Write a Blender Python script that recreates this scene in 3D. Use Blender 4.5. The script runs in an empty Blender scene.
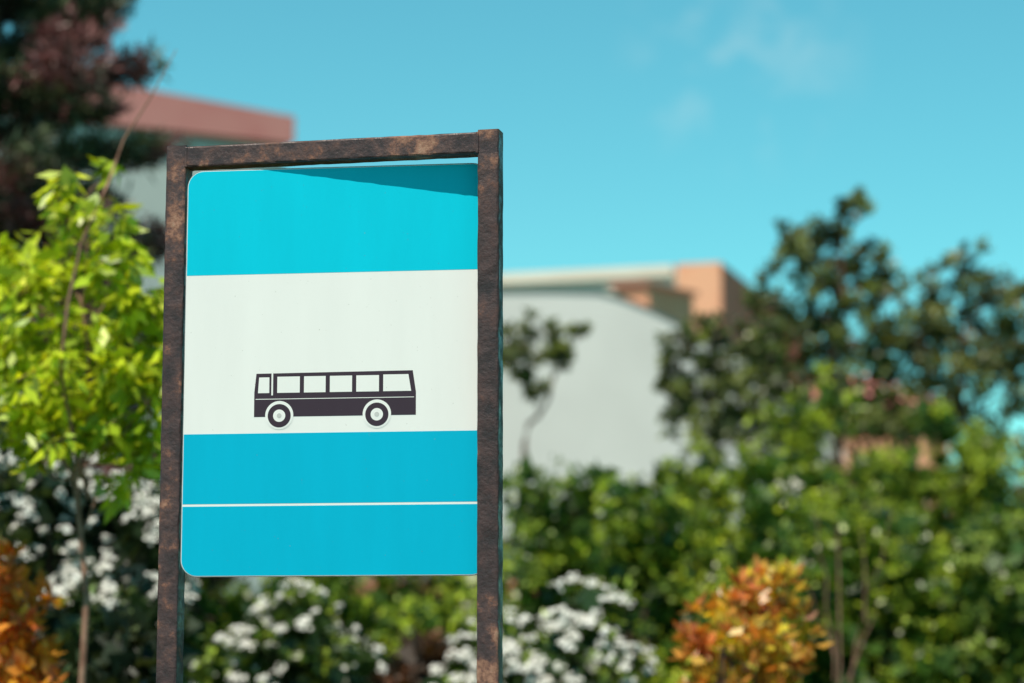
import bpy, math, random
import numpy as np
from mathutils import Vector, Matrix
rng=np.random.default_rng(11); random.seed(7)
S=bpy.context.scene
S.view_settings.view_transform='Standard'
S.view_settings.look='None'
S.view_settings.exposure=0
# ---------------------------------------------------------------- materials
def newmat(name):
    m=bpy.data.materials.new(name); m.use_nodes=True
    nt=m.node_tree; nt.nodes.clear()
    out=nt.nodes.new('ShaderNodeOutputMaterial')
    return m,nt,out
def N(nt,t,**k):
    n=nt.nodes.new(t)
    for a,b in k.items(): setattr(n,a,b)
    return n
def c4(c): return (c[0],c[1],c[2],1)
def noisy_mat(name,c1,c2,scale=5,rough=.8,bump=0.2,detail=6,bdist=.01,lo=.35,hi=.65,spec=.3,bscale=None):
    m,nt,out=newmat(name)
    p=N(nt,'ShaderNodeBsdfPrincipled'); p.inputs['Roughness'].default_value=rough
    p.inputs['Specular IOR Level'].default_value=spec
    g=N(nt,'ShaderNodeNewGeometry'); src=g.outputs['Position']
    n=N(nt,'ShaderNodeTexNoise'); n.inputs['Scale'].default_value=scale; n.inputs['Detail'].default_value=detail
    nt.links.new(src,n.inputs['Vector'])
    r=N(nt,'ShaderNodeValToRGB'); r.color_ramp.elements[0].position=lo; r.color_ramp.elements[1].position=hi
    r.color_ramp.elements[0].color=c4(c1); r.color_ramp.elements[1].color=c4(c2)
    nt.links.new(n.outputs['Fac'],r.inputs[0]); nt.links.new(r.outputs[0],p.inputs['Base Color'])
    if bump:
        n2=N(nt,'ShaderNodeTexNoise'); n2.inputs['Scale'].default_value=bscale or scale*4; n2.inputs['Detail'].default_value=8
        nt.links.new(g.outputs['Position'],n2.inputs['Vector'])
        b=N(nt,'ShaderNodeBump'); b.inputs['Strength'].default_value=bump; b.inputs['Distance'].default_value=bdist
        nt.links.new(n2.outputs['Fac'],b.inputs['Height']); nt.links.new(b.outputs[0],p.inputs['Normal'])
    nt.links.new(p.outputs[0],out.inputs[0])
    return m
def leaf_mat(name,trans=.35,rough=.5,spec=.35,tmul=(1.3,1.25,.5)):
    m,nt,out=newmat(name)
    a=N(nt,'ShaderNodeAttribute'); a.attribute_name='Col'
    p=N(nt,'ShaderNodeBsdfPrincipled'); p.inputs['Roughness'].default_value=rough
    p.inputs['Specular IOR Level'].default_value=spec
    nt.links.new(a.outputs['Color'],p.inputs['Base Color'])
    t=N(nt,'ShaderNodeBsdfTranslucent')
    v=N(nt,'ShaderNodeVectorMath'); v.operation='MULTIPLY'; v.inputs[1].default_value=tmul
    nt.links.new(a.outputs['Color'],v.inputs[0]); nt.links.new(v.outputs[0],t.inputs['Color'])
    mx=N(nt,'ShaderNodeMixShader'); mx.inputs[0].default_value=trans
    nt.links.new(p.outputs[0],mx.inputs[1]); nt.links.new(t.outputs[0],mx.inputs[2])
    nt.links.new(mx.outputs[0],out.inputs[0])
    return m
LEAF=leaf_mat('foliage',.36,.38,.6,(1.5,1.3,.5)); NEEDLE=leaf_mat('needles',.12,.45,.45,(1,1,1)); PETAL=leaf_mat('petals',.15,.6,.2,(1,1,1))
BARK=noisy_mat('bark',(.08,.045,.035),(.20,.12,.09),12,.9,.6,bdist=.01)
BARKR=noisy_mat('bark_pale',(.20,.10,.07),(.36,.21,.15),12,.9,.5,bdist=.005)
# ---------------------------------------------------------------- helpers
def link(o,parent=None):
    S.collection.objects.link(o)
    if parent: o.parent=parent
    return o
def empty(name,loc=(0,0,0)):
    e=bpy.data.objects.new(name,None); e.location=loc; e.empty_display_size=.3
    return link(e)
def meshobj(name,verts,faces,mat,parent=None):
    me=bpy.data.meshes.new(name); me.from_pydata([tuple(v) for v in verts],[],faces); me.update()
    me.materials.append(mat)
    return link(bpy.data.objects.new(name,me),parent)
def bevel(o,w,seg=2):
    b=o.modifiers.new('Bevel','BEVEL'); b.width=w; b.segments=seg; b.limit_method='ANGLE'
    return o
def obox(name,o,u,lu,lv,z0,z1,mat,parent=None,bev=0):
    """box: corner o (x,y), unit dir u, length lu, depth lv along the left normal of u"""
    u=np.array(u,float); u/=np.linalg.norm(u); v=np.array([-u[1],u[0]])
    o=np.array(o,float)
    p=[o,o+u*lu,o+u*lu+v*lv,o+v*lv]
    vs=[(q[0],q[1],z0) for q in p]+[(q[0],q[1],z1) for q in p]
    f=[(3,2,1,0),(4,5,6,7),(0,1,5,4),(1,2,6,5),(2,3,7,6),(3,0,4,7)]
    ob=meshobj(name,vs,f,mat,parent)
    if bev: bevel(ob,bev)
    return ob
class Tubes:
    def __init__(s): s.v=[]; s.f=[]
    def add(s,pts,rads,n=6):
        pts=[np.array(p,float) for p in pts]; base=len(s.v)
        for i,(p,r) in enumerate(zip(pts,rads)):
            d=pts[min(i+1,len(pts)-1)]-pts[max(i-1,0)]; d=d/(np.linalg.norm(d)+1e-9)
            a=np.cross(d,[0,0,1]) if abs(d[2])<.95 else np.cross(d,[1,0,0]); a/=np.linalg.norm(a)
            b=np.cross(d,a)
            for k in range(n):
                t=2*math.pi*k/n; s.v.append(p+r*(math.cos(t)*a+math.sin(t)*b))
        for i in range(len(pts)-1):
            for k in range(n):
                s.f.append((base+i*n+k,base+i*n+(k+1)%n,base+(i+1)*n+(k+1)%n,base+(i+1)*n+k))
    def limb(s,a,b,r0,r1,seg=4,wob=.06,n=6,sag=0):
        a=np.array(a,float); b=np.array(b,float); L=np.linalg.norm(b-a)
        pts=[];rs=[]
        for i in range(seg+1):
            t=i/seg; p=a+(b-a)*t
            if 0<i<seg: p=p+rng.normal(0,wob*L/seg*1.2,3)
            p[2]+=sag*L*math.sin(math.pi*t)
            pts.append(p); rs.append(r0+(r1-r0)*t)
        s.add(pts,rs,n); return pts
    def obj(s,name,mat,parent):
        o=meshobj(name,s.v,s.f,mat,parent)
        for p in o.data.polygons: p.use_smooth=True
        return o
TOTAL=0
def leaf_object(name,C,L,Wd,col,mat,parent,bend=.15):
    """C centres (N,3), L long vectors (N,3), Wd half-width vectors, col (N,3)"""
    global TOTAL
    n=len(C); TOTAL+=n
    nn=np.cross(L,Wd); nn/= (np.linalg.norm(nn,axis=1,keepdims=True)+1e-9)
    ll=np.linalg.norm(L,axis=1,keepdims=True)
    v=np.empty((n,4,3))
    v[:,0]=C; v[:,1]=C+L*.45+Wd+nn*ll*bend*.5; v[:,2]=C+L; v[:,3]=C+L*.45-Wd+nn*ll*bend*.5
    me=bpy.data.meshes.new(name)
    me.vertices.add(n*4); me.vertices.foreach_set('co',v.reshape(-1))
    me.loops.add(n*4); me.loops.foreach_set('vertex_index',np.arange(n*4,dtype=np.int32))
    me.polygons.add(n); me.polygons.foreach_set('loop_start',np.arange(0,n*4,4,dtype=np.int32))
    me.polygons.foreach_set('loop_total',np.full(n,4,dtype=np.int32))
    ca=me.color_attributes.new('Col','FLOAT_COLOR','POINT')
    cc=np.ones((n,4,4)); cc[:,:,:3]=col[:,None,:]
    ca.data.foreach_set('color',cc.reshape(-1))
    me.update()
    me.materials.append(mat)
    return link(bpy.data.objects.new(name,me),parent)
def unit(v): return v/(np.linalg.norm(v,axis=-1,keepdims=True)+1e-9)
LIGHTWARD=np.array([-.25,-.5,.85])   # leaves turn their blades towards the light
def clump_leaves(subs,per,size,aspect,c1,c2,up=1.1,droop=0.,cvar=.25,hollow=.5):
    M=len(subs); k=np.repeat(np.arange(M),per); n=len(k)
    d=unit(rng.normal(size=(n,3))); r=rng.random(n)**hollow
    P=subs[k,:3]+d*(r*subs[k,3])[:,None]*np.array([1,1,.75])
    L=unit(rng.normal(size=(n,3))+d*.7-np.array([0,0,droop]))
    nrm=unit(rng.normal(size=(n,3))*.7+LIGHTWARD*up+d*.4)
    L=np.where((rng.random(n)<.6)[:,None],unit(L-nrm*np.sum(L*nrm,axis=1,keepdims=True)*.7),L)
    W=unit(np.cross(L,nrm))
    s=size*(.6+.8*rng.random(n))
    mixs=np.clip(rng.random(M)*.9+.05,0,1)[k]+rng.normal(0,.18,n)
    mixs=np.clip(mixs,0,1)[:,None]
    col=np.array(c1)*(1-mixs)+np.array(c2)*mixs
    col=col*(1+rng.normal(0,cvar,n))[:,None].clip(.4,1.7)
    return P,L*s[:,None],W*(s*.5/aspect)[:,None],col.clip(.004,.9)
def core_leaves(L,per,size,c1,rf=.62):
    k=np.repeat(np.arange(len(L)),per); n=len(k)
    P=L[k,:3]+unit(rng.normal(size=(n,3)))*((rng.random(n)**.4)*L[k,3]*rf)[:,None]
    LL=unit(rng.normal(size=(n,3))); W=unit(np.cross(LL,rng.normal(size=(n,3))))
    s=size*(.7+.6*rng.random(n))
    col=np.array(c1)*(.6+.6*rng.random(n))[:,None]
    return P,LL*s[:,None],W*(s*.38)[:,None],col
def merge(a,b): return [np.concatenate([x,y]) for x,y in zip(a,b)]
def sub_clumps(lobes,nper,frac=(.22,.42),flat=1.0,spread=1.08):
    out=[]
    for lb in lobes:
        x,y,z,r=lb[:4]
        m=max(4,int(nper*(r/.35)**1.3))
        d=unit(rng.normal(size=(m,3))); rr=(rng.random(m)**.42)*r*spread*(.85+.3*rng.random(m))
        p=np.array([x,y,z])+d*rr[:,None]*np.array([1,1,flat])
        s=r*(frac[0]+(frac[1]-frac[0])*rng.random(m))
        out.append(np.c_[p,s])
    return np.concatenate(out)
def tree(name,base,lobes,trunk_r,c1,c2,leaf=.07,aspect=1.7,nsub=26,per=34,droop=.1,frac=(.14,.3),bark=BARK,twr=.006,cvar=.3,core=26,coresz=.14,up=1.1,spread=1.22):
    e=empty(name,(base[0],base[1],0))
    off=np.array([base[0],base[1],0.])
    lobes=np.array(lobes,float); L=lobes.copy(); L[:,:3]-=off
    T=Tubes()
    zb=L[:,2].min()
    fork=np.array([0,0,max(.6,zb-.5)])
    tip=L[np.argmax(L[:,2]),:3]
    T.limb((0,0,-.1),fork,trunk_r,trunk_r*.75,5,.04,10)
    main=T.limb(fork,tip,trunk_r*.75,trunk_r*.15,7,.12,8)
    for lb in L:
        cand=[p for p in main if p[2]<lb[2]-.15] or [main[0]]
        a=min(cand,key=lambda p:np.linalg.norm(p-lb[:3])+(.3*(lb[2]-p[2])))
        T.limb(a,lb[:3],trunk_r*.3,trunk_r*.08,4,.12,6,sag=.05)
    subs=sub_clumps(L,nsub,frac,spread=spread)
    for s_ in subs:
        j=np.argmin(np.linalg.norm(L[:,:3]-s_[:3],axis=1))
        if rng.random()<.5: T.limb(L[j,:3],s_[:3],twr*1.3,twr*.4,3,.15,4)
    T.obj('trunk_and_limbs',bark,e)
    q=clump_leaves(subs,per,leaf,aspect,c1,c2,droop=droop,cvar=cvar,up=up)
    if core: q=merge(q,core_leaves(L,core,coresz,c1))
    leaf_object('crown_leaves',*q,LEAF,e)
    return e,subs
def shrub(name,x,y,rx,ry,top,c1,c2,leaf=.055,aspect=1.7,nlobe=26,lr=(.22,.4),nsub=14,per=26,bottom=.15,stems=8,blossom=0,bl_size=.06,bl_r=.05,bl_n=26,bl_col=(.86,.85,.80),up=1.1,droop=0,bl_top=.0,bark=BARK,cvar=.3,power=.45,core=40,coresz=.15):
    e=empty(name,(x,y,0)); lobes=[]
    for i in range(nlobe):
        d=unit(rng.normal(size=3)); r=rng.random()**power
        zc=(top+bottom)/2; hz=(top-bottom)/2
        rad=lr[0]+(lr[1]-lr[0])*rng.random()
        zz=np.sign(d[2])*abs(d[2])**.7
        lobes.append([d[0]*r*max(.1,rx-rad*.5)*1.15,d[1]*r*max(.1,ry-rad*.5),zc+zz*r*(hz-rad*.6)*(1 if d[2]<0 else (.9+.2*rng.random())),rad])
    L=np.array(lobes); T=Tubes()
    for k in range(stems):
        lb=L[rng.integers(len(L))]
        a=(rng.normal(0,rx*.18),rng.normal(0,ry*.18),-.05)
        T.limb(a,lb[:3],.022,.006,6,.12,5,sag=.06)
    for lb in L:
        c=L[rng.integers(len(L))]
        T.limb((c[0]*.4,c[1]*.4,max(.2,lb[2]-.6)),lb[:3],.01,.004,3,.15,4)
    T.obj('stems',bark,e)
    subs=sub_clumps(L,nsub)
    q=clump_leaves(subs,per,leaf,aspect,c1,c2,up=up,droop=droop,cvar=cvar)
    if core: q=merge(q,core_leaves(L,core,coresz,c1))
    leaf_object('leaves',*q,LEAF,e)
    if blossom:
        k=rng.integers(len(L),size=blossom)
        d=unit(rng.normal(size=(blossom,3))+np.array([0,-.6,.7]))
        C=L[k,:3]+d*(L[k,3]*(1.02+.25*rng.random(blossom)))[:,None]
        ok=C[:,2]>bl_top; C=C[ok]; d=d[ok]; m=len(C)
        R=bl_r*(.5+1.0*rng.random(m))
        kk=np.repeat(np.arange(m),bl_n); n=len(kk)
        # shallow umbel facing the light
        dd=unit(rng.normal(size=(n,3))+d[kk]*1.0+LIGHTWARD*.6)
        PP_=C[kk]+dd*(R[kk]*rng.random(n)**.3)[:,None]*np.array([1,1,.6])
        nf=unit(LIGHTWARD*1.1+dd*.6+rng.normal(0,.4,(n,3)))
        Lf=unit(np.cross(nf,rng.normal(size=(n,3)))); Wf=unit(np.cross(Lf,nf))
        s=bl_size*.3*(.6+.8*rng.random(n))
        cl=np.array(bl_col)*(1+rng.normal(0,.06,n))[:,None]
        leaf_object('blossoms',PP_,Lf*s[:,None],Wf*(s*.45)[:,None],cl.clip(0,.9),PETAL,e)
    return e
# ---------------------------------------------------------------- camera
cam=bpy.data.cameras.new('camera'); co=link(bpy.data.objects.new('camera',cam))
co.location=(0,0,1.6); co.rotation_euler=(math.radians(98),0,0)
cam.lens=85; cam.sensor_width=36; cam.clip_end=3000; cam.clip_start=.1
cam.dof.use_dof=True; cam.dof.focus_distance=5.05; cam.dof.aperture_fstop=2.45; cam.dof.aperture_blades=0
S.camera=co
# ---------------------------------------------------------------- light
el=math.radians(60); az=math.radians(25)
sd=Vector((-math.sin(az)*math.cos(el),-math.cos(az)*math.cos(el),math.sin(el)))
sl=bpy.data.lights.new('sun','SUN'); sl.energy=5.0; sl.angle=math.radians(.5); sl.color=(1,.92,.78)
so=link(bpy.data.objects.new('sun',sl)); so.rotation_euler=(sd).to_track_quat('Z','Y').to_euler(); so.location=(-5,-8,14)
w=bpy.data.worlds.new('World'); S.world=w; w.use_nodes=True; nt=w.node_tree; nt.nodes.clear()
out=N(nt,'ShaderNodeOutputWorld'); bg=N(nt,'ShaderNodeBackground'); bg.inputs['Strength'].default_value=.13
sky=N(nt,'ShaderNodeTexSky'); sky.sky_type='NISHITA'; sky.sun_disc=False; sky.sun_elevation=el
sky.sun_rotation=math.atan2(sd.x,sd.y); sky.air_density=1.0; sky.dust_density=.3; sky.ozone_density=1.0
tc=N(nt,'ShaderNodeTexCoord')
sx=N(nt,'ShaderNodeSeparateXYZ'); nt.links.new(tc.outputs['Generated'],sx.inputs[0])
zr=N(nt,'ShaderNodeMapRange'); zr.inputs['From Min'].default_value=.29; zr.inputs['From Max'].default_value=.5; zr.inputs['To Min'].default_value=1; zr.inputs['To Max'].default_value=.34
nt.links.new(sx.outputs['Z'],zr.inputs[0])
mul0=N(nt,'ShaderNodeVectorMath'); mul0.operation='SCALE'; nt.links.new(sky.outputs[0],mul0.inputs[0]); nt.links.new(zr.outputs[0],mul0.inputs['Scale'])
mul=N(nt,'ShaderNodeVectorMath'); mul.operation='MULTIPLY'; mul.inputs[1].default_value=(.50,1.27,1.07)
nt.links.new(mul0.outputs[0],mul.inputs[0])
nz=N(nt,'ShaderNodeTexNoise'); nz.inputs['Scale'].default_value=40; nz.inputs['Detail'].default_value=7; nz.inputs['Roughness'].default_value=.62
nt.links.new(tc.outputs['Generated'],nz.inputs['Vector'])
dist=N(nt,'ShaderNodeVectorMath'); dist.operation='DISTANCE'; cd=Vector((.098,1,.262)).normalized(); dist.inputs[1].default_value=cd
nt.links.new(tc.outputs['Generated'],dist.inputs[0])
mr=N(nt,'ShaderNodeMapRange'); mr.inputs['From Min'].default_value=.0; mr.inputs['From Max'].default_value=.055; mr.inputs['To Min'].default_value=1; mr.inputs['To Max'].default_value=0
nt.links.new(dist.outputs['Value'],mr.inputs[0])
r=N(nt,'ShaderNodeMapRange'); r.inputs['From Min'].default_value=.47; r.inputs['From Max'].default_value=.72
nt.links.new(nz.outputs['Fac'],r.inputs[0])
mm=N(nt,'ShaderNodeMath'); mm.operation='MULTIPLY'; nt.links.new(mr.outputs[0],mm.inputs[0]); nt.links.new(r.outputs[0],mm.inputs[1])
m2=N(nt,'ShaderNodeMath'); m2.operation='MULTIPLY'; m2.inputs[1].default_value=.5; nt.links.new(mm.outputs[0],m2.inputs[0])
mix=N(nt,'ShaderNodeMixRGB'); mix.inputs['Color2'].default_value=(4.4,6.0,6.2,1)
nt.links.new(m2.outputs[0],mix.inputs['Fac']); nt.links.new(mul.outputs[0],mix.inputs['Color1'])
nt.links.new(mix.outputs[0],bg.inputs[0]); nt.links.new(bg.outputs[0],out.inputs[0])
# ---------------------------------------------------------------- ground, road
GR=noisy_mat('grass_ground',(.03,.05,.015),(.07,.09,.03),1.5,.95,.6,bdist=.03)
meshobj('ground',[(-900,-900,0),(900,-900,0),(900,900,0),(-900,900,0)],[(0,1,2,3)],GR)
obox('sidewalk',(-60,-1.6),(1,0),120,4.6,-.05,.12,noisy_mat('paving',(.11,.105,.1),(.17,.16,.15),3,.9,.3))
obox('kerb',(-60,-1.76),(1,0),120,.15,-.05,.13,noisy_mat('kerb_stone',(.3,.3,.29),(.42,.41,.4),5,.9,.3),bev=.01)
meshobj('road',[(-60,-9,.004),(60,-9,.004),(60,-1.77,.004),(-60,-1.77,.004)],[(0,1,2,3)],noisy_mat('asphalt',(.04,.04,.042),(.065,.065,.065),8,.9,.5))
WP=noisy_mat('road_paint',(.6,.6,.58),(.8,.8,.78),6,.8,.1)
vs=[];fs=[]
for i in range(16):
    x=-58+i*7.5; b=len(vs); vs+=[(x,-5.46,.008),(x+3,-5.46,.008),(x+3,-5.34,.008),(x,-5.34,.008)]; fs.append((b,b+1,b+2,b+3))
meshobj('road_marking',vs,fs,WP)
# ---------------------------------------------------------------- bus stop sign
sign=empty('bus_stop_sign',(-.007,0,0))
m,nt,out=newmat('rusty_steel'); RUST=m
p=N(nt,'ShaderNodeBsdfPrincipled'); p.inputs['Metallic'].default_value=.1
g=N(nt,'ShaderNodeNewGeometry')
n1=N(nt,'ShaderNodeTexNoise'); n1.inputs['Scale'].default_value=19; n1.inputs['Detail'].default_value=9; n1.inputs['Roughness'].default_value=.68
n2=N(nt,'ShaderNodeTexNoise'); n2.inputs['Scale'].default_value=130; n2.inputs['Detail'].default_value=6
n3=N(nt,'ShaderNodeTexNoise'); n3.inputs['Scale'].default_value=3.2; n3.inputs['Detail'].default_value=4
for q in (n1,n2,n3): nt.links.new(g.outputs['Position'],q.inputs['Vector'])
r1=N(nt,'ShaderNodeValToRGB'); cr=r1.color_ramp
cr.elements[0].position=.36; cr.elements[0].color=(.040,.021,.023,1)
cr.elements[1].position=.82; cr.elements[1].color=(.45,.29,.22,1)
for pos,c in ((.54,(.064,.034,.036,1)),(.61,(.095,.049,.046,1)),(.655,(.19,.085,.062,1)),(.71,(.32,.16,.11,1))):
    x=cr.elements.new(pos); x.color=c
ad=N(nt,'ShaderNodeMath'); ad.operation='ADD'
sc=N(nt,'ShaderNodeMath'); sc.operation='MULTIPLY_ADD'; sc.inputs[1].default_value=.8; sc.inputs[2].default_value=-.39
nt.links.new(n3.outputs['Fac'],sc.inputs[0]); nt.links.new(n1.outputs['Fac'],ad.inputs[0]); nt.links.new(sc.outputs[0],ad.inputs[1])
nt.links.new(ad.outputs[0],r1.inputs[0])
nt.links.new(r1.outputs[0],p.inputs['Base Color'])
rr=N(nt,'ShaderNodeMapRange'); rr.inputs['From Min'].default_value=.4; rr.inputs['From Max'].default_value=.65; rr.inputs['To Min'].default_value=.33; rr.inputs['To Max'].default_value=.85
nt.links.new(n1.outputs['Fac'],rr.inputs[0]); nt.links.new(rr.outputs[0],p.inputs['Roughness'])
bp=N(nt,'ShaderNodeBump'); bp.inputs['Strength'].default_value=.9; bp.inputs['Distance'].default_value=.003
ab=N(nt,'ShaderNodeMath'); ab.operation='MULTIPLY_ADD'; ab.inputs[1].default_value=.5
nt.links.new(n2.outputs['Fac'],ab.inputs[0]); nt.links.new(n1.outputs['Fac'],ab.inputs[2]); nt.links.new(ab.outputs[0],bp.inputs['Height'])
nt.links.new(bp.outputs[0],p.inputs['Normal']); nt.links.new(p.outputs[0],out.inputs[0])

fa=math.radians(12.7); fu=np.array([math.cos(fa),-math.sin(fa)]); fo=np.array([-.732,5.06])
FW=.729; TW=.045; FT=2.733
def fbox(name,s0,s1,t0,t1,z0,z1,mat=RUST,bev=.005):
    v=np.array([math.sin(fa),math.cos(fa)])
    o=fo+fu*s0+v*t0
    return obox(name,o,fu,s1-s0,t1-t0,z0,z1,mat,sign,bev)
def wobbly(name,s0,s1,z0,z1,n=60,amp=.0011):
    """square tube with slightly corroded, uneven outline: subdivided along its length"""
    v2=np.array([math.sin(fa),math.cos(fa)]); horiz=(s1-s0)>(z1-z0)
    vs=[];fs=[]; prof=[(0,.004),(.0012,.0012),(.004,0),(TW-.004,0),(TW-.0012,.0012),(TW,.004),(TW,TW-.004),(TW-.004,TW),(.004,TW),(0,TW-.004)]
    for i in range(n+1):
        q=i/n
        for a,t in prof:
            ja,jt=rng.normal(0,amp,2)*.5
            if horiz: s=s0+(s1-s0)*q; z=z0+a+ja; tt=t+jt
            else: s=s0+a+ja; z=z0+(z1-z0)*q; tt=t+jt
            P=fo+fu*s+v2*tt; vs.append((P[0],P[1],z))
    m_=len(prof)
    for i in range(n):
        for k in range(m_):
            f=(i*m_+k,i*m_+(k+1)%m_,(i+1)*m_+(k+1)%m_,(i+1)*m_+k); fs.append(f if not horiz else f[::-1])
    fs.append(tuple(range(m_))[::-1]); fs.append(tuple(range(n*m_,n*m_+m_)))
    return meshobj(name,vs,fs,RUST,sign)
wobbly('post_left',0,TW,-.3,FT,140,.0007)
wobbly('post_right',FW-TW,FW,-.3,FT+.001,140,.0007)
wobbly('top_bar',TW-.001,FW-TW+.001,FT-TW-.003,FT-.001,40,.0005)
fbox('weld_left',TW-.004,TW+.003,-.0014,TW+.001,FT-TW-.003,FT-.004,bev=.002)
fbox('weld_right',FW-TW-.004,FW-TW+.003,-.0014,TW+.001,FT-TW-.004,FT-.003,bev=.002)
CON=noisy_mat('concrete',(.25,.24,.23),(.36,.35,.33),8,.95,.4)
fbox('footing_left',-.08,.125,-.08,.125,-.2,.05,CON,.01)
fbox('footing_right',FW-.125,FW+.08,-.08,.125,-.2,.052,CON,.01)
# panel (fixed to the front of one post and the back of the other, so it stands slightly twisted in the frame)
pa=math.radians(7.7); pu=np.array([math.cos(pa),-math.sin(pa),0]); pn=np.array([-math.sin(pa),-math.cos(pa),0]); po=np.array([-.683,5.044,1.814])
PW=.648; PH=.861
def PP(u,v,n=0): return po+pu*u+np.array([0,0,1])*v+pn*n
def paint(name,c,rough=.42,var=.06):
    m,nt,out=newmat(name); p=N(nt,'ShaderNodeBsdfPrincipled')
    g=N(nt,'ShaderNodeNewGeometry'); mp=N(nt,'ShaderNodeMapping'); mp.inputs['Scale'].default_value=(9,9,1.6)
    n=N(nt,'ShaderNodeTexNoise'); n.inputs['Scale'].default_value=1.6; n.inputs['Detail'].default_value=7; n.inputs['Roughness'].default_value=.6
    nt.links.new(g.outputs['Position'],mp.inputs[0]); nt.links.new(mp.outputs[0],n.inputs['Vector'])
    r=N(nt,'ShaderNodeValToRGB'); r.color_ramp.elements[0].position=.3; r.color_ramp.elements[1].position=.7
    r.color_ramp.elements[0].color=(c[0]*(1-var),c[1]*(1-var),c[2]*(1-var),1); r.color_ramp.elements[1].color=c4(c)
    nt.links.new(n.outputs['Fac'],r.inputs[0])
    s=N(nt,'ShaderNodeTexNoise'); s.inputs['Scale'].default_value=160; s.inputs['Detail'].default_value=2
    nt.links.new(g.outputs['Position'],s.inputs['Vector'])
    sm=N(nt,'ShaderNodeMapRange'); sm.inputs['From Min'].default_value=.73; sm.inputs['From Max'].default_value=.80; sm.inputs['To Max'].default_value=.35
    nt.links.new(s.outputs['Fac'],sm.inputs[0])
    mx=N(nt,'ShaderNodeMixRGB'); mx.inputs['Color2'].default_value=(.2,.17,.14,1)
    nt.links.new(sm.outputs[0],mx.inputs['Fac']); nt.links.new(r.outputs[0],mx.inputs['Color1'])
    nt.links.new(mx.outputs[0],p.inputs['Base Color']); p.inputs['Roughness'].default_value=rough
    p.inputs['Specular IOR Level'].default_value=.1
    nt.links.new(p.outputs[0],out.inputs[0]); return m
WHITE=paint('white_enamel',(.88,.87,.87),.5,.04); CY1=paint('cyan_paint',(.0,.59,.80),.5); CY2=paint('cyan_paint_deep',(.0,.46,.70),.5)
INK=paint('pictogram_ink',(.055,.038,.055),.5,.1); EDGE=noisy_mat('panel_edge',(.16,.17,.18),(.3,.3,.31),30,.6,.1)
def rr_outline(u0,u1,v0,v1,rad,k=8):
    pts=[]
    for (cu,cv,r_,a0) in ((u0+rad[0],v0+rad[0],rad[0],180),(u1-rad[1],v0+rad[1],rad[1],270),(u1-rad[2],v1-rad[2],rad[2],0),(u0+rad[3],v1-rad[3],rad[3],90)):
        if r_<=0: pts.append((cu,cv)); continue
        for i in range(k+1):
            a=math.radians(a0+90*i/k); pts.append((cu+r_*math.cos(a),cv+r_*math.sin(a)))
    return pts
def plate(name,pts,n0,n1,mat):
    k=len(pts); vs=[PP(u,v,n0) for u,v in pts]+[PP(u,v,n1) for u,v in pts]
    fs=[tuple(range(k))[::-1],tuple(range(k,2*k))]+[(i,(i+1)%k,k+(i+1)%k,k+i) for i in range(k)]
    return meshobj(name,vs,fs,mat,sign)
R=.036
plate('panel_sheet',rr_outline(0,PW,0,PH,(R,R,R,R)),-.003,0,EDGE)
b=.0015
plate('panel_face',rr_outline(b,PW-b,b,PH-b,(R-b,)*4),.0001,.0006,WHITE)
plate('band_top',rr_outline(.0026,PW-.0026,.635,PH-.0026,(0,0,R-.003,R-.003)),.0007,.0009,CY1)
plate('band_middle',rr_outline(.0026,PW-.0026,.1515,.298,(0,0,0,0)),.0007,.0009,CY2)
plate('band_bottom',rr_outline(.0026,PW-.0026,.0026,.1465,(R-.003,R-.003,0,0)),.0007,.0009,CY2)
bu,bvv=.1525,.3325
def icon(name,pts,layer,mat):
    plate(name,[(bu+x/1000,bvv+y/1000) for x,y in pts],.0007+.0003*layer,.0009+.0003*layer,mat)
def circ(cx,cy,r,n=40): return [(cx+r*math.cos(2*math.pi*i/n),cy+r*math.sin(2*math.pi*i/n)) for i in range(n)]
icon('bus_body',[(0,0),(343,0),(343,48),(336,93),(4,91),(0,52)],0,INK)
icon('bus_door_gap',[(36.5,45),(40,45),(40,95),(36.5,95)],1,WHITE)
icon('bus_door_window',[(8,50),(10,83),(32,83),(32,50)],1,WHITE)
for i,(a,c) in enumerate(((49,97),(106,152),(161,208),(217,265))):
    icon('bus_window_%d'%(i+1),[(a,50),(c,50),(c,84),(a,84)],1,WHITE)
icon('bus_rear_window',[(274,50),(333,50),(327,85),(274,85)],1,WHITE)
icon('bus_trim_line',[(3,36.5),(339,36.5),(339,37.8),(3,37.8)],1,WHITE)
HG=noisy_mat('hub_grey',(.5,.5,.5),(.6,.6,.6),9,.6,0)
for nme,cx in (('front',54),('rear',261)):
    icon('wheel_arch_'+nme,circ(cx,3,30),1,WHITE)
    icon('tyre_'+nme,circ(cx,2,24.5),2,INK)
    icon('hub_'+nme,circ(cx,2,13),3,WHITE)
    icon('axle_'+nme,circ(cx,2,5),4,HG)
def bolt(name,u,v):
    plate(name,[(u+a,v+c) for a,c in circ(0,0,.006,6)],-.012,-.0031,RUST)
for i,(u,v) in enumerate(((PW-.02,.12),(PW-.02,.74),(.02,.12),(.02,.74))): bolt('bolt_%d'%(i+1),u,v)
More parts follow.
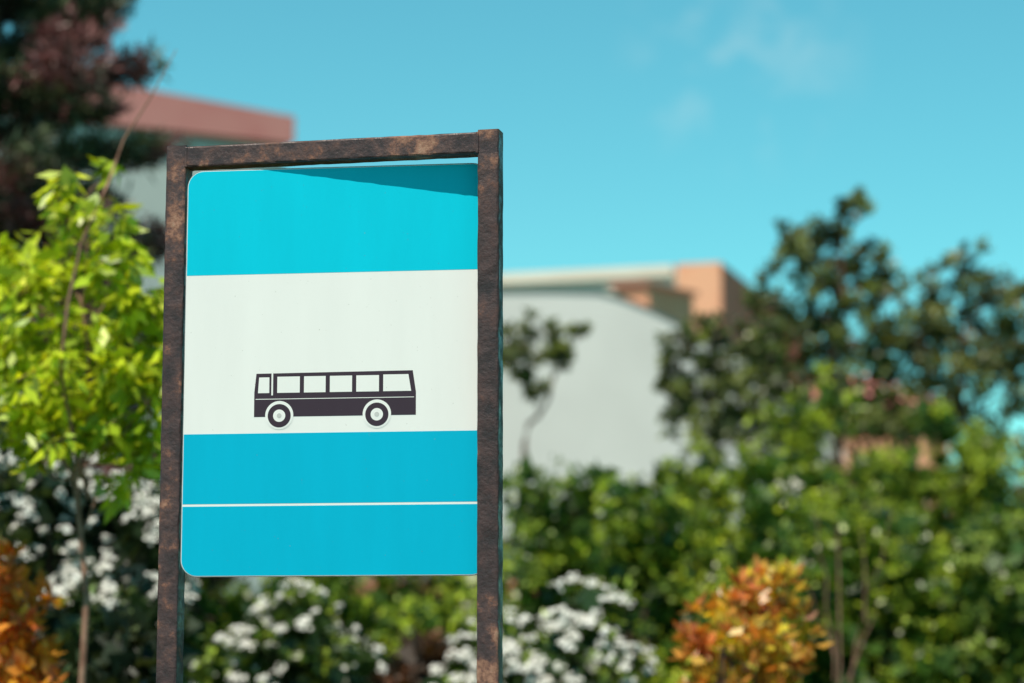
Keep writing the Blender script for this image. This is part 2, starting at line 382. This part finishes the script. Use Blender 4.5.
# ---------------------------------------------------------------- buildings
CREAM=noisy_mat('cream_plaster',(.78,.67,.57),(.84,.75,.65),.6,.9,.2)
GREYW=noisy_mat('pale_plaster',(.64,.63,.63),(.72,.71,.71),.5,.9,.2)
WALLW=noisy_mat('white_plaster',(.60,.60,.60),(.70,.70,.69),.5,.9,.2)
TERRA=noisy_mat('terracotta_render',(.60,.20,.14),(.70,.27,.20),.8,.9,.2)
PINKR=noisy_mat('pink_render',(.76,.25,.24),(.84,.33,.31),.8,.9,.2)
PEACH=noisy_mat('peach_render',(.84,.35,.21),(.87,.44,.28),.8,.9,.2)
ROOF=noisy_mat('roof_felt',(.09,.09,.095),(.14,.14,.14),2,.9,.2)
m,nt,out=newmat('window_glass'); p=N(nt,'ShaderNodeBsdfPrincipled'); p.inputs['Base Color'].default_value=(.03,.045,.055,1); p.inputs['Roughness'].default_value=.08
n=N(nt,'ShaderNodeTexNoise'); n.inputs['Scale'].default_value=.7; b_=N(nt,'ShaderNodeBump'); b_.inputs['Strength'].default_value=.05
nt.links.new(n.outputs[0],b_.inputs['Height']); nt.links.new(b_.outputs[0],p.inputs['Normal']); nt.links.new(p.outputs[0],out.inputs[0]); GLASS=m
FRAMEW=noisy_mat('window_frame',(.7,.7,.68),(.8,.8,.78),3,.6,0)
def windows(parent,o,u,length,z0,storeys,sh=2.8,step=2.6,w=1.4,h=1.4,inset=1.0,sill=1.0):
    u=np.array(u,float); u/=np.linalg.norm(u); o=np.array(o,float); nrm=np.array([u[1],-u[0]])
    k=0; x=inset
    while x+w<length-.5:
        for s_ in range(storeys):
            z=z0+s_*sh+sill; k+=1
            a=o+u*x+nrm*.05
            obox('window_frame_%d'%k,a,u,w,.045,z,z+h,FRAMEW,parent)
            obox('window_pane_%d'%k,a+u*.08+nrm*.012,u,w/2-.11,.01,z+.08,z+h-.08,GLASS,parent)
            obox('window_pane_b_%d'%k,a+u*(w/2+.03)+nrm*.012,u,w/2-.11,.01,z+.08,z+h-.08,GLASS,parent)
            obox('window_sill_%d'%k,a-u*.05+nrm*.10,u,w+.1,.148,z-.08,z-.005,CREAM,parent)
        x+=step
B1=empty('apartment_building')
c0=np.array([-3.84,40.]); dl=np.array([-.761,-.649]); dn=np.array([-.649,.761])
cl=c0+dl*16
obox('walls',cl,-dl,16,11,0,10.35,WALLW,B1)
q0=cl-dn*.12+dl*.12; q1=c0-dn*.12-dl*.12
v=[]
for q,zz in ((q0,9.7),(q1,10.6)):
    for d_ in (0,.25):
        qq=q+dn*d_; v+= [(qq[0],qq[1],zz),(qq[0],qq[1],11.07)]
meshobj('parapet',v,[(0,4,5,1),(2,3,7,6),(1,5,7,3),(0,2,6,4),(0,1,3,2),(4,6,7,5)],PINKR,B1)
obox('parapet_side',c0-dl*.12+dn*.14,dn,10.9,.25,10.3,11.068,PINKR,B1)
obox('upper_wall',cl+dn*.135,-dl,15.99,.17,10.352,10.75,WALLW,B1)
obox('roof',cl+dn*.31,-dl,15.9,10.5,10.36,10.6,ROOF,B1)
windows(B1,cl,-dl,12,0,3,3.1)
B2=empty('arched_hall')
prof=[(-2.6,8.88),(-1,8.88),(.6,8.88),(1.6,8.86),(2.1,8.72),(2.7,8.47),(3.35,8.15),(4.2,7.70),(5.0,7.2),(5.7,6.75),(6.2,6.4)]
def ext(name,prof,y0,y1,zb,mat,par,dz0=0):
    n=len(prof); vs=[(x,y0,z) for x,z in prof]+[(x,y0,zb if zb is not None else z+dz0) for x,z in prof]
    vs+=[(x,y1,z) for x,z in prof]+[(x,y1,zb if zb is not None else z+dz0) for x,z in prof]
    f=[]
    for i in range(n-1):
        f+=[(n+i,n+i+1,i+1,i),(2*n+i,2*n+i+1,3*n+i+1,3*n+i),(i,i+1,2*n+i+1,2*n+i),(n+i,3*n+i,3*n+i+1,n+i+1)]
    f+=[(0,2*n,3*n,n),(n-1,2*n-1,4*n-1,3*n-1)]
    return meshobj(name,vs,f,mat,par)
ext('walls',prof,45,51.5,0,GREYW,B2)
ext('roof_cap',[(x,z+.045) for x,z in prof],44.96,51.6,None,ROOF,B2,-.040)
def quadprism(name,pts,z0,z1,mat,par):
    vs=[(x,y,z0) for x,y in pts]+[(x,y,z1) for x,y in pts]
    return meshobj(name,vs,[(3,2,1,0),(4,5,6,7),(0,1,5,4),(1,2,6,5),(2,3,7,6),(3,0,4,7)],mat,par)
quadprism('stair_penthouse',[(2.64,46.3),(3.6,47.5),(2.9,48.1),(2.0,46.5)],8.0,9.2,PEACH,B2)
quadprism('stair_penthouse_roof',[(2.645,46.2),(3.72,47.5),(2.9,48.25),(1.88,46.42)],9.202,9.27,TERRA,B2)
B3=empty('cream_apartment_building')
k0=np.array([4.82,55.]); fl=np.array([-.958,.288]); fd=np.array([.288,.958])
le=k0+fl*15
obox('walls',le,-fl,13.95,12,0,11.0,CREAM,B3)
obox('corner_bay',k0+fl*1.04-fd*.03,-fl,1.04,11,0,11.18,PEACH,B3)
obox('side_wall',k0-fl*.02,fd,11,.3,0,11.17,TERRA,B3)
obox('cornice',le-fd*.15,-fl,13.9,.3,10.9,11.15,CREAM,B3)
windows(B3,le,-fl,8,0,3,3.1)
B4=empty('terracotta_house')
obox('walls',(6.6,60),(1,.12),4.4,6,0,8.4,PEACH,B4)
v=[(6.3,59.6,8.4),(11.3,60.2,8.4),(10.6,66.5,8.4),(5.6,65.9,8.4),(7.5,63,9.6),(9.5,63.3,9.6)]
meshobj('hip_roof',v,[(3,2,1,0),(0,1,5,4),(1,2,5),(2,3,4,5),(3,0,4)],PINKR,B4)
B5=empty('garden_outbuilding')
obox('walls',(-1.6,22),(1,.05),2.45,2.4,0,2.86,CREAM,B5)
obox('brick_band',(-1.62,21.97),(1,.05),2.5,.06,2.36,2.50,TERRA,B5)
obox('roof',(-1.75,21.8),(1,.05),2.75,2.8,2.862,2.93,GREYW,B5)
obox('door',(-.9,21.965),(1,.05),.9,.03,0,2.05,BARK,B5)
# ---------------------------------------------------------------- pine
def pine(name,x,y,H,z0,rfun,n_whorl,c1,c2):
    e=empty(name,(x,y,0)); T=Tubes()
    T.limb((0,0,-.1),(0.05,0,H),.13,.015,10,.03,10)
    tufts=[];dirs=[]
    for i in range(n_whorl):
        z=z0+(H-z0)*i/n_whorl+rng.normal(0,.05)
        nb=7
        for j in range(nb):
            a=2*math.pi*(j+rng.random()*.7)/nb+i*.9
            Lb=rfun(z)*(.72+.42*rng.random())
            d=np.array([math.cos(a),math.sin(a),.12+.25*(z/H)]); d/=np.linalg.norm(d)
            st=np.array([0,0,z]); en=st+d*Lb; en[2]-=.05*Lb
            T.limb(st,en,.028*(1-z/H)+.008,.005,5,.12,5,sag=-.05)
            for t in np.linspace(.25,1,int(5+Lb*7)):
                c=st+(en-st)*t
                for s_ in (-1,1):
                    side=np.array([-d[1],d[0],0])*s_; ln=(.12+.32*(1-abs(t-.6)))*Lb*.75*(.5+.8*rng.random())
                    dd=unit(d*.7+side*.8+np.array([0,0,.15+.3*rng.random()]))
                    tw=c+dd*ln
                    T.limb(c,tw,.005,.003,2,.05,4)
                    for q in np.linspace(.3,1,max(2,int(ln/.09))):
                        tufts.append(c+dd*ln*q); dirs.append(dd)
            tufts.append(en); dirs.append(d)
    T.obj('trunk_and_limbs',BARK,e)
    tufts=np.array(tufts); dirs=np.array(dirs); per=22
    k=np.repeat(np.arange(len(tufts)),per); n=len(k)
    P=tufts[k]+rng.normal(0,.025,(n,3)); L=unit(dirs[k]*.7+rng.normal(size=(n,3))*.85+np.array([0,0,.25]))
    W=unit(np.cross(L,rng.normal(size=(n,3))+LIGHTWARD)); s=.1*(.7+.6*rng.random(n))
    mxx=np.clip(rng.random(len(tufts))[k]*.8+rng.normal(0,.15,n),0,1)[:,None]
    col=np.array(c1)*(1-mxx)+np.array(c2)*mxx
    patch=np.sin(tufts[:,0]*5.1+1)*np.sin(tufts[:,2]*4.3)+np.sin(tufts[:,1]*6)*.4+rng.normal(0,.35,len(tufts))
    br=(patch>.35)[k]; col[br]=np.array([.22,.085,.085])*(.6+.7*rng.random((br.sum(),1)))
    leaf_object('needles',P,L*s[:,None],W*(s*.09)[:,None],col.clip(.004,1),NEEDLE,e,0)
pine('pine_tree',-3.38,15,7.9,1.2,lambda z:max(.12,1.5-(z-1.5)*.15 if z<5.6 else .88-(z-5.6)*.3),25,(.030,.048,.036),(.16,.19,.08))
# ---------------------------------------------------------------- young ash tree
def W8(l): return [(x,8+dy,z,r) for x,z,r,dy in l]
ash=W8([(-1.44,3.2,.12,0),(-1.50,3.04,.18,.1),(-1.32,2.98,.14,-.1),(-1.65,2.88,.17,0),(-1.78,2.95,.12,.1),(-1.22,2.88,.13,.1),(-1.4,2.78,.2,.15),
 (-1.55,2.64,.2,-.1),(-1.25,2.66,.18,0),(-1.72,2.58,.16,.1),(-1.62,2.46,.18,0),(-1.37,2.48,.19,.1),(-1.2,2.50,.14,-.1),(-1.5,2.38,.13,-.1),(-1.3,2.38,.13,.1),(-1.77,2.72,.15,.1),(-1.15,2.75,.12,0),(-1.78,2.45,.12,-.1),(-1.12,2.62,.1,.1)])
e,_=tree('ash_tree',(-1.40,8),ash,.015,(.26,.40,.014),(.68,.76,.03),leaf=.074,aspect=2.5,nsub=38,per=14,droop=1.0,frac=(.22,.5),bark=BARKR,twr=.003,cvar=.24,core=5,coresz=.08,up=.8,spread=1.15)
T=Tubes(); T.add([(-.06,-.25,2.6),(-.04,-.25,2.82),(.0,-.25,3.02),(.075,-.25,3.2),(.13,-.25,3.36),(.215,-.25,3.5),(.295,-.25,3.66)],[.006,.006,.005,.0045,.004,.0028,.0015],5)
T.limb((0,0,2.2),(-.06,-.25,2.6),.007,.006,3,.05,5)
T.obj('bare_shoot',BARKR,e)
# ---------------------------------------------------------------- trees on the right
DK1=(.042,.066,.030); DK2=(.23,.28,.07)
GR1=(.055,.125,.016); GR2=(.45,.56,.04)
def L24(l,y=24): return [(x,y+dy,z,r) for x,z,r,dy in l]
tree('deciduous_tree',(3.25,24),L24([(3.38,6.30,.2,0),(3.2,6.1,.2,.1),(3.10,5.85,.3,.2),(3.62,5.82,.26,0),(2.86,5.72,.26,-.2),(2.80,6.02,.16,0),(3.3,5.6,.3,.1),(3.28,5.25,.42,.3),(2.8,5.15,.4,0),(3.62,5.1,.36,-.2),(2.52,5.4,.22,.1),(3.75,5.5,.18,0),(3.2,4.7,.55,0),(2.6,4.7,.5,0),(3.75,4.5,.5,0),(3.2,4.1,.6,0),(2.5,4.2,.5,0)]),.06,DK1,DK2,leaf=.085,nsub=18,per=28,core=14)
tree('deciduous_tree',(4.5,24),L24([(4.5,5.78,.22,0),(4.22,5.4,.3,.2),(4.80,5.46,.3,0),(4.0,4.95,.34,-.2),(4.5,5.1,.42,.2),(4.5,4.7,.5,.2),(4.98,4.95,.45,0),(5.22,5.45,.22,0),(4.1,4.45,.45,0),(4.8,4.4,.5,0),(5.35,4.7,.45,0),(5.3,5.15,.3,.2),(3.85,4.3,.4,0)]),.06,DK1,(.26,.29,.07),leaf=.085,nsub=18,per=28,core=14)
tree('deciduous_tree',(2.05,24),L24([(1.75,4.93,.24,0),(2.1,4.85,.3,.2),(1.58,4.6,.18,0),(1.75,4.4,.3,0),(2.35,4.5,.4,0),(1.98,4.3,.36,0),(2.0,5.12,.14,0),(2.45,5.0,.24,0),(2.25,4.0,.45,0)]),.05,DK1,DK2,leaf=.08,nsub=20,per=28,core=18)
tree('small_tree',(.12,23.5),L24([(.0,4.85,.24,0),(.28,5.0,.2,.1),(.62,5.02,.11,0),(.42,4.78,.14,0),(-.3,4.9,.3,0),(.1,4.6,.12,0),(.2,4.4,.12,0)],23.5),.035,DK1,DK2,leaf=.08,nsub=22,core=6,coresz=.1)
for x,y,rx,top in ((1.35,20,.75,3.45),(2.1,20.2,.85,4.0),(2.9,20.5,.9,4.2),(3.7,20.3,.9,4.1),(4.5,20.6,.95,4.1),(3.3,21.5,.9,3.8)):
    shrub('green_shrub',x,y,rx,.8,top,GR1,GR2,leaf=.065,nlobe=38,lr=(.18,.40),nsub=15,per=26)
shrub('green_shrub',4.4,22.2,1.2,.7,3.9,GR1,(.25,.33,.04),leaf=.08,nlobe=40,lr=(.25,.42),nsub=12,per=22)
for x,y,rx,top in ((-.9,19.5,1.0,3.0),(-2.4,19.5,1.0,3.2),(-3.9,19,1.1,3.2)):
    shrub('green_shrub',x,y,rx,.8,top,GR1,GR2,leaf=.08,nlobe=28,lr=(.22,.42),nsub=10,per=20)
for x,y,rx,top,c2 in ((.33,16.6,.5,3.48,(.34,.46,.05)),(.90,16,.55,3.12,(.46,.58,.04)),(1.6,15.6,.58,3.12,(.50,.60,.04)),(2.4,16,.62,2.95,GR2),(3.2,15.8,.6,2.75,(.34,.44,.08)),(-.5,15,.6,2.35,GR2),(-1.4,15,.6,2.4,GR2),(-2.3,15,.6,2.45,GR2)):
    shrub('green_shrub',x,y,rx,.6,top,GR1,c2,leaf=.055,nlobe=38,lr=(.14,.34),nsub=15,per=24)
e=empty('bare_sapling',(1.62,12.5,0)); T=Tubes()
T.limb((0,0,0),(.06,0,2.4),.010,.004,7,.05,5)
for a,b in (((.02,0,1.3),(.35,.05,2.5)),((.03,0,1.6),(-.04,0,2.45)),((.1,0,1.6),(.28,0,2.1)),((.04,0,1.7),(-.12,.02,2.15)),((.2,.02,1.9),(.18,0,2.4))): T.limb(a,b,.006,.002,5,.08,5)
T.obj('stems',BARKR,e)
# ---------------------------------------------------------------- flowering shrubs
WG1=(.04,.08,.02); WG2=(.30,.42,.06)
shrub('white_flowering_shrub',.24,12,.56,.5,2.0,WG1,WG2,leaf=.05,nlobe=40,lr=(.12,.24),nsub=12,per=18,blossom=1000,bl_r=.036,bl_size=.075,bl_n=15,bl_top=1.55)
shrub('white_flowering_shrub',-1.12,12,.52,.5,2.06,WG1,(.42,.56,.06),leaf=.05,nlobe=40,lr=(.12,.24),nsub=14,per=20,blossom=420,bl_r=.032,bl_size=.075,bl_n=14,bl_top=1.55)
shrub('white_flowering_shrub',-2.0,10.4,.62,.5,2.74,(.03,.055,.025),(.20,.29,.08),leaf=.05,nlobe=60,lr=(.12,.24),nsub=12,per=18,blossom=1700,bl_r=.032,bl_size=.07,bl_n=14,bl_top=1.9)
shrub('red_leaf_shrub',-.5,12.6,.3,.3,2.02,(.06,.035,.02),(.28,.12,.07),leaf=.05,nlobe=24,lr=(.12,.2),nsub=14,per=20)
shrub('green_shrub',-1.62,9.2,.34,.3,1.98,(.03,.045,.025),(.14,.19,.06),leaf=.045,nlobe=30,lr=(.1,.2),nsub=14,per=20)
shrub('orange_leaf_shrub',-1.73,8.2,.2,.2,2.04,(.50,.10,.04),(.80,.40,.04),leaf=.06,aspect=2.0,nlobe=80,lr=(.06,.12),nsub=50,per=14,droop=-.8,core=0,bottom=.6,up=.4)
shrub('orange_leaf_shrub',.87,9,.26,.2,2.03,(.60,.17,.06),(.66,.58,.05),leaf=.06,aspect=2.0,nlobe=60,lr=(.06,.12),nsub=36,per=14,droop=-.8,core=0,bottom=.5,up=.5)
print('leaves',TOTAL)
